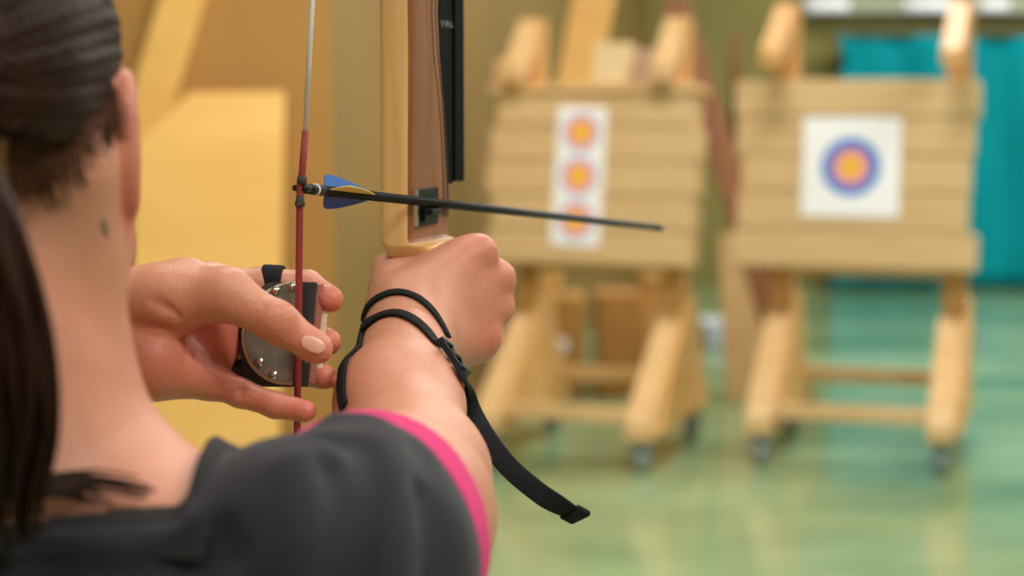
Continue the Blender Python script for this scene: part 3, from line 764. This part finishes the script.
# ================================================================== THE BOW
NOCK = P(300, 188, 1.10); TIP = P(662, 228, 1.79)
ad = (TIP-NOCK); AL = np.linalg.norm(ad); ad /= AL
D = np.array([ad[0], ad[1], 0]); D /= np.linalg.norm(D); Rr = np.array([D[1], -D[0], 0]); U = np.array([0, 0, 1.])
cant = math.tan(math.radians(.6))
def BW(d, r, u):                                # bow frame: forward, right, up from the nocking point
    return NOCK+D*d+Rr*(r+u*cant)+U*u
bow = empty('bow', tuple(BW(.2, 0, 0)), 'wooden recurve bow with a white and red string gripped in the right fist', 'bow')
bl = Vector(bow.location)
def bp(name, v, f, m, parent=bow, smooth=True):
    o = link(name, mesh_from(name, [np.array(a)-np.array(bl) for a in v], f, smooth), m, parent)
    if parent is not bow: pass
    return o
def px_u(py): return (188-py)*1.27/FPX            # height above the nock at the riser's depth
# sections: u, d_back, d_front, r_left, r_right
US = [(.34, .150, .190, -.020, .020), (.30, .150, .196, -.022, .021), (.24, .160, .214, -.0245, .010), (.205, .163, .226, -.030, -.004), (.15, .166, .222, -.030, -.0045), (.11, .167, .216, -.030, -.0045),
      (.08, .168, .220, -.030, -.0045), (.05, .168, .228, -.030, -.0045), (.02, .168, .232, -.030, -.0045), (-.010, .168, .235, -.030, -.0045), (-0.0420, .168, .236, -.030, -.0045), (-0.0445, .168, .237, -.030, -.003),
      (-0.0465, .168, .238, -.030, .008), (-0.0490, .169, .238, -.028, .0095), (-0.0540, .171, .236, -.026, .009), (-0.0595, .176, .230, -.020, .0085), (-0.0650, .180, .222, -.0135, .0095), (-.075, .183, .219, -.0125, .0125),
      (-.10, .180, .217, -.0125, .0125), (-.13, .176, .215, -.0125, .0125), (-.155, .172, .212, -.016, .016), (-.18, .165, .21, -.021, .021), (-.26, .156, .206, -.022, .022), (-.36, .150, .190, -.020, .020)]
def loft(secs, n=28, pw=5.0):
    v, f = [], []
    for (u, d0, d1, r0, r1) in secs:
        for k in range(n):
            t = 2*math.pi*(k+.5)/n; c, s = math.cos(t), math.sin(t)
            c, s = math.copysign(abs(c)**(2/pw), c), math.copysign(abs(s)**(2/pw), s)
            v.append(BW((d0+d1)/2+c*(d1-d0)/2, (r0+r1)/2+s*(r1-r0)/2, u))
    m = len(secs)
    for i in range(m-1):
        for k in range(n): f.append((i*n+k, i*n+(k+1) % n, (i+1)*n+(k+1) % n, (i+1)*n+k))
    f.append(tuple(range(n))[::-1]); f.append(tuple((m-1)*n+k for k in range(n))); return v, f
def refine(secs, steps=4):
    out = []
    for a, b in zip(secs[:-1], secs[1:]):
        for i in range(steps):
            t = i/steps; out.append(tuple(x+(y-x)*t for x, y in zip(a, b)))
    return out+[secs[-1]]
v, f = loft(refine(US, 3), 36, 6.0)
riser = bp('riser', v, f, M_RWOOD); riser.data.materials.append(M_RWOOD2)
for p in riser.data.polygons:                       # the cut-away window side shows the darker core wood
    c = np.array(p.center)+np.array(bl); u = c[2]-NOCK[2]; r = (c-NOCK)@Rr-u*cant
    if np.array(p.normal)@Rr > .6 and -.046 < u < .25 and r < .004: p.material_index = 1
riser.data.set_sharp_from_angle(angle=math.radians(50))
def section_at(u):
    s_ = sorted(US); us = [a[0] for a in s_]; return [float(np.interp(u, us, [a[i] for a in s_])) for i in range(1, 5)]
for back, wd in ((.0150, .0016), (.0075, .0011)):                 # dark veneer lines let into the window face
    v, f = [], []; uu = np.linspace(-.030, .20, 60)
    for u in uu:
        d0, d1, r0, r1 = section_at(u)
        for a, c_ in ((0, -.0006), (wd, -.0006), (wd, .00015), (0, .00015)): v.append(BW(d1-back+a-.0022*math.sin((u-.05)*22), r1+c_, u))
    for i in range(len(uu)-1):
        for k_ in range(4): f.append((i*4+k_, i*4+(k_+1) % 4, i*4+4+(k_+1) % 4, i*4+4+k_))
    f += [(0, 1, 2, 3), tuple(len(v)-4+k_ for k_ in (3, 2, 1, 0))]
    bp('veneer_line', v, f, mat('dark_veneer', (74, 44, 30), .5, var=.1), riser, False)
def limb(sgn, name):
    secs = []
    for i in range(15):
        t = i/14; u = (.335+.50*t)*sgn; d = .168-.10*math.sin(t*2.6)*.55-.06*t-.105*t*t+.07*max(0, t-.8)*5*max(0, t-.8)*5*.2
        w = .020*(1-.72*t); th = .0055*(1-.4*t); secs.append((u, d-th, d+th, -w, w))
    return loft(secs, 20, 6)
v, f = limb(1, 'limb'); up_l = bp('limb', v, f, M_CARBON); TIPU = BW(.012, 0, .83)
v, f = limb(-1, 'limb'); bp('limb', v, f, M_CARBON)
# string: a white upper length, red serving round the nocking point, white below
sA, sB, sC = P(306.5, 98, 1.0945), P(300.5, 186, 1.10), P(297, 440, 1.1135)
s0 = P(312.2, 0, 1.0885); upd = s0-P(305.4, 130, 1.0965); top = s0+upd/np.linalg.norm(upd)*.66
join = P(305.4, 131, 1.0965)
low = sC+(sC-sB)/np.linalg.norm(sC-sB)*.16; end = sC+(sC-sB)/np.linalg.norm(sC-sB)*.66
v, f = merge([tube([top, s0, join], .0016, 10), tube([low, end], .0016, 10)])
st = bp('string', v, f, M_STRING)
v, f = tube([join, P(302.2, 172, 1.0992), NOCK+np.array([0, 0, 0]), sC, low], .0021, 12); bp('serving', v, f, M_SERVING, st)
v, f = merge([tube([P(302.4, 176, 1.0992), P(301.4, 184, 1.0995)], .0029, 12), tube([P(300.2, 195, 1.1004), P(299.8, 206, 1.101)], [.0022, .0031], 12),
              tube([P(300, 203, 1.099), P(296.5, 206.5, 1.0965)], [.0014, .0008], 8)]); bp('nocking_point', v, f, M_KNOT, st)
# arrow rest plate on the window
def bow_box(bm, d0, d1, r0, r1, u0, u1, bev=.001):
    vs = box(bm, (d0, r0, u0), (d1, r1, u1), bev)
    for x in vs: x.co = V(BW(x.co.x, x.co.y, x.co.z))-bl
ru = (.185*ad[2]/1)                                    # arrow height where it passes the riser
bm = bmesh.new(); bow_box(bm, .174, .209, -.0052, -.0022, ru-.016, ru+.009)
rest = link('arrow_rest', bm_mesh('arrow_rest', bm), M_PLASTIC, bow)
bm = bmesh.new(); bow_box(bm, .182, .199, -.0022, .0050, ru-.0085, ru-.0048); bow_box(bm, .180, .203, -.0022, .0006, ru-.013, ru-.004)
link('rest_arm', bm_mesh('rest_arm', bm), M_PLASTIC, rest)
bm = bmesh.new(); bow_box(bm, .1732, .1742, -.0052, -.0021, ru-.016, ru+.009, 0); link('plate_edge', bm_mesh('plate_edge', bm), M_SCREW, rest)
# sight bar: a dark bar hanging beyond the riser, with a bracket to it above
def sight():
    bm = bmesh.new()
    zc = 1.375
    a0, a1 = P(449.5, 184, zc), P(448.5, -230, zc)
    ax_ = (a1-a0); L = np.linalg.norm(ax_); ax_ /= L; xx = np.array([.93, .36, 0]); xx -= ax_*(xx@ax_); xx /= np.linalg.norm(xx); yy = np.cross(ax_, xx)
    Mx = Matrix(((xx[0], yy[0], ax_[0], a0[0]-bl.x), (xx[1], yy[1], ax_[1], a0[1]-bl.y), (xx[2], yy[2], ax_[2], a0[2]-bl.z), (0, 0, 0, 1)))
    box(bm, (-.0095, -.004, 0), (.0015, .006, L), .0012, Mx); box(bm, (.0022, -.006, .002), (.0095, .006, L), .0012, Mx); box(bm, (-.008, -.002, .004), (.008, .0045, L-.01), .0005, Mx)
    o = link('sight_bar', bm_mesh('sight_bar', bm), M_PLASTIC, bow)
    bm = bmesh.new(); box(bm, (-.007, -.012, L-.06), (.007, .0, L-.03), .001, Mx)
    a = a0+ax_*(L-.045); b = BW(.19, -.005, .26)
    v2, f2 = tube([a-np.array(bl), b-np.array(bl)], .006, 12)
    link('sight_bracket', mesh_from('sight_bracket', v2, f2), M_PLASTIC, o); bm.free()
    # faint pale lettering near the top of the bar
    txt = bpy.data.curves.new('lettering', 'FONT'); txt.body = 'YRL'; txt.size = .0062; txt.extrude = .0001; txt.offset = .00005; txt.align_x = 'CENTER'
    to = bpy.data.objects.new('lettering', txt); COL.objects.link(to); to.parent = o; bpy.context.view_layer.update(); me_t = bpy.data.meshes.new_from_object(to.evaluated_get(bpy.context.evaluated_depsgraph_get())); bpy.data.objects.remove(to); to = link('lettering', me_t, mat('pale_print', (150, 148, 145), .6, var=.03), o)
    c = a0+ax_*(156/FPX*zc)-xx*.0032-yy*.0044-np.array(bl)
    to.matrix_local = Matrix(((xx[0], ax_[0], -yy[0], c[0]), (xx[1], ax_[1], -yy[1], c[1]), (xx[2], ax_[2], -yy[2], c[2]), (0, 0, 0, 1)))
sight()

# ================================================================== THE ARROW
arrow = empty('arrow', tuple(NOCK), 'black arrow with two blue vanes and a yellow one, nocked on the string', 'arrow'); al = np.array(NOCK)
def ap(name, v, f, m, parent=None, smooth=True):
    return link(name, mesh_from(name, [np.array(a)-al for a in v], f, smooth), m, parent or arrow)
SH = NOCK+ad*.022
v, f = tube([SH, TIP-ad*.012], .0031, 16); ap('shaft', v, f, M_CARBON)
v, f = tube([TIP-ad*.022, TIP-ad*.004, TIP], [.0033, .0032, .0018], 16); ap('point', v, f, mat('dark_steel', (70, 68, 66), .3, metal=.9, var=.05))
nck = merge([tube([NOCK+ad*.004, SH+ad*.006], [.0030, .0034], 16),
             tube([NOCK-ad*.001+Rr*.0029, NOCK+ad*.006+Rr*.0024], [.0018, .0024], 10), tube([NOCK-ad*.001-Rr*.0029, NOCK+ad*.006-Rr*.0024], [.0018, .0024], 10)])
ap('nock', *nck, M_PLASTIC)
v, f = tube([NOCK+ad*.0185, NOCK+ad*.0198], .0036, 16); ap('white_ring', v, f, M_STRING)
an = np.cross(ad, np.array([0, 0, 1.])); an /= np.linalg.norm(an); aup = np.cross(an, ad)
def vane(ang, m, s0=.036, L=.060, hh=.0085):
    out = aup*math.cos(ang)+an*math.sin(ang); side = np.cross(ad, out); v, f = [], []; n = 16
    for i in range(n+1):
        t = i/n; h_ = hh*(min(1, (t/.14))**.5)*max(0, 1-(max(0, t-.15)/.85)**1.5)
        for sg in (-1, 1):
            v.append(SH*0+NOCK+ad*(s0+L*t)+out*.0028+side*.0004*sg); v.append(NOCK+ad*(s0+L*t-.002*(1-t))+out*(.0031+h_)+side*.00025*sg)
    for i in range(n):
        a, b = i*4, i*4+4
        f += [(a, b, b+1, a+1), (a+2, a+3, b+3, b+2), (a+1, b+1, b+3, a+3), (a, a+2, b+2, b)]
    f += [(0, 1, 3, 2), (n*4, n*4+2, n*4+3, n*4+1)]
    ap('vane', v, f, m, None, False)
vane(math.radians(-25), M_BLUE); vane(math.radians(205), M_BLUE2); vane(math.radians(72), M_YEL)

# ================================================================== THE FINGER TAB
ZT = 1.1125
tab = empty('finger_tab', tuple(P(285, 330, ZT)), 'leather finger tab with a worn metal plate held between fingers and string', 'finger tab'); tl = np.array(P(285, 330, ZT))
def d_shape(x0, x1, y0, y1, bow_=.5, n=26, xr_top=None):
    pts = []
    for i in range(n+1):
        a = math.pi/2+math.pi*i/n
        pts.append((x0+(x1-x0)*bow_*(1+math.cos(a)), (y0+y1)/2-(y1-y0)/2*math.sin(a)))
    return pts+[(x1, y1), (x1+(xr_top or 0), y0)]
TILT = .085
def slab(pts_px, z0, z1, name, m, parent=tab):
    def at(px, py, z): return P(px+(py-332)*-TILT, py, z)-tl
    bm = bmesh.new(); a = [bm.verts.new(V(at(x, y, z0))) for x, y in pts_px]; b = [bm.verts.new(V(at(x, y, z1))) for x, y in pts_px]; n = len(a)
    bm.faces.new(a); bm.faces.new(b[::-1])
    for i in range(n): bm.faces.new((a[i], b[i], b[(i+1) % n], a[(i+1) % n]))
    bmesh.ops.bevel(bm, geom=bm.edges[:], offset=.00035, segments=1, affect='EDGES')
    return link(name, bm_mesh(name, bm), m, parent)
slab(d_shape(241, 326, 285, 384, .42), 1.1215, 1.1238, 'hide_layer', M_HIDE)
slab(d_shape(241, 320, 284, 384, .42), 1.1192, 1.1214, 'suede_layer', M_SUEDE)
slab(d_shape(240, 313, 282, 387, .42), 1.1158, 1.1191, 'leather_layer', M_LEATHER)
slab(d_shape(242, 297, 281, 385, .9), 1.1139, 1.1157, 'backing_plate', M_HIDE)
pl = slab(d_shape(245, 297, 283, 382, .9), 1.1118, 1.1138, 'plate', M_METAL)
for sx_, sy_ in ((272, 291), (289, 287), (262, 362), (277, 375)):
    c = P(sx_+(sy_-332)*-TILT, sy_, 1.1118)-tl; v, f = tube([c+W(0, 0, -.0012)-W(0, 0, 0)-0*c, c+np.array([0, .002, 0])], [.0026, .0032], 14)
    link('screw', mesh_from('screw', v, f), M_SCREW, pl)
lp = []; i0, i1 = P(264, 284, 1.142), P(300, 286, 1.141); ic = P(273, 284, 1.1415); it = (i1-i0)/np.linalg.norm(i1-i0); e1, e2 = frame_of(it)
for t in np.linspace(0, 2*math.pi, 29): lp.append(ic+.0108*(math.cos(t)*e1+math.sin(t)*e2))
v, f = ribbon(lp, [p-ic for p in lp], .0125, .0018); link('finger_loop', mesh_from('finger_loop', [np.array(a)-tl for a in v], f), M_STRAP, tab)
v, f = ribbon([P(236, 362, 1.124), P(240, 372, 1.1185), P(252, 378, 1.1195), P(264, 381, 1.1195)], [W(0, 0, -1)-W(0, 0, 0)]*4, .009, .0018); link('lower_strap', mesh_from('lower_strap', [np.array(a)-tl for a in v], f), M_LEATHER, tab)

# ================================================================== THE WRIST SLING
sl_px = [(346, 410), (343, 396), (343, 380), (346, 362), (352, 345), (362, 330), (377, 319), (394, 314), (412, 320), (428, 334), (440, 350)]
def strap_pts(px_list, n, lift):
    sp2 = [(q[0], q[1]) for q in spline([np.array([a, b, 0.]) for a, b in px_list], n)]; H_ = hits(sp2, z0=.9)
    for i in np.where(np.isnan(H_[:, 0]))[0]:                 # just off the limb's edge: stand beside it
        zz = np.linspace(1.08, 1.30, 60); c_ = np.array([P(*sp2[i], z) for z in zz]); H_[i] = c_[np.argmin(np.abs(B.ev(c_)))]
    G = B.grad(H_); m = len(H_)
    pts = np.array([H_[max(0, i-2):i+3].mean(0) for i in range(m)]); nr = np.array([G[max(0, i-3):i+4].mean(0) for i in range(m)]); nr /= np.linalg.norm(nr, axis=1)[:, None]
    pts = pts+nr*(lift-B.ev(pts))[:, None]; return list(pts), list(nr)
sling = empty('wrist_sling', tuple(P(450, 365, 1.19)), 'black webbing wrist sling with a buckle and a loose tail, worn round the bow wrist', 'wrist sling'); wl0 = np.array(P(450, 365, 1.19))
def sp_part(name, v, f, m, parent=sling): return link(name, mesh_from(name, [np.array(a)-wl0 for a in v], f), m, parent)
pts, nr = strap_pts(sl_px, 5, .0016)
v, f = ribbon(pts, nr, .0085, .0020); sp_part('main_loop', v, f, M_STRAP)
up_px = [(363, 322), (368, 308), (378, 299), (394, 293), (412, 296), (428, 307), (440, 323), (449, 341)]
pts2, nr2 = strap_pts(up_px, 5, .0014)
v, f = ribbon(pts2, nr2, .0062, .0018); sp_part('hand_loop', v, f, M_STRAP)
bc = [hit(440, 349), hit(452, 366), hit(461, 380)]
bc = [p if p is not None else P(x, y, 1.20) for p, (x, y) in zip(bc, ((440, 349), (452, 366), (461, 380)))]
bn = [B.grad(p)[0] for p in bc]; bc = [p+g*.0028 for p, g in zip(bc, bn)]
tail = spline([bc[1]+bn[1]*.0002, bc[2]+bn[2]*.0004, P(468, 402, 1.150), P(484, 434, 1.125), P(508, 466, 1.105), P(538, 492, 1.097), P(560, 506, 1.104), P(574, 514, 1.112)], 8)
tn = [np.array([.25, -1, .22])]*len(tail)
tn = [bn[1]*(1-min(1, i/18))+np.array([.08, -1, .22])*min(1, i/18) for i in range(len(tail))]
te = tail[-1]-tail[-4]; te /= np.linalg.norm(te); se = W(.80, .50, -.55)-W(0, 0, 0); ne = np.cross(se, te); ne *= -np.sign(ne[1])/np.linalg.norm(ne)
tn = [a*(1-w_)+ne*w_*1.2 for a, w_ in ((a, max(0, min(1, (i-len(tail)+16)/12))) for i, a in enumerate(tn))]
v, f = ribbon(tail, tn, .0122, .0017); sp_part('tail', v, f, M_STRAP)
e0, e1_ = tail[-5], tail[-1]; ed = (e1_-e0)/np.linalg.norm(e1_-e0)
v, f = ribbon([e1_-ed*.004, e1_+ed*.006], [tn[-1]]*2, .0150, .0040); sp_part('stitched_end', v, f, M_STRAP)
bx, bt = (bc[0]+bc[2])/2, (bc[2]-bc[0])/np.linalg.norm(bc[2]-bc[0]); bnn = (bn[0]+bn[1]+bn[2])/3; bs = np.cross(bt, bnn); bs /= np.linalg.norm(bs); bnn = np.cross(bs, bt)
bm = bmesh.new()
Mb = Matrix(((bs[0], bt[0], bnn[0], bx[0]-wl0[0]), (bs[1], bt[1], bnn[1], bx[1]-wl0[1]), (bs[2], bt[2], bnn[2], bx[2]-wl0[2]), (0, 0, 0, 1)))
for yy in (-.0125, -.003, .0075): box(bm, (-.0078, yy-.0019, .0), (.0078, yy+.0019, .0042), .0008, Mb)
for xx_ in (-.0080, .0064): box(bm, (xx_, -.0145, -.0005), (xx_+.0016, .0095, .0034), .0005, Mb)
link('buckle', bm_mesh('buckle', bm), M_PLASTIC, sling)
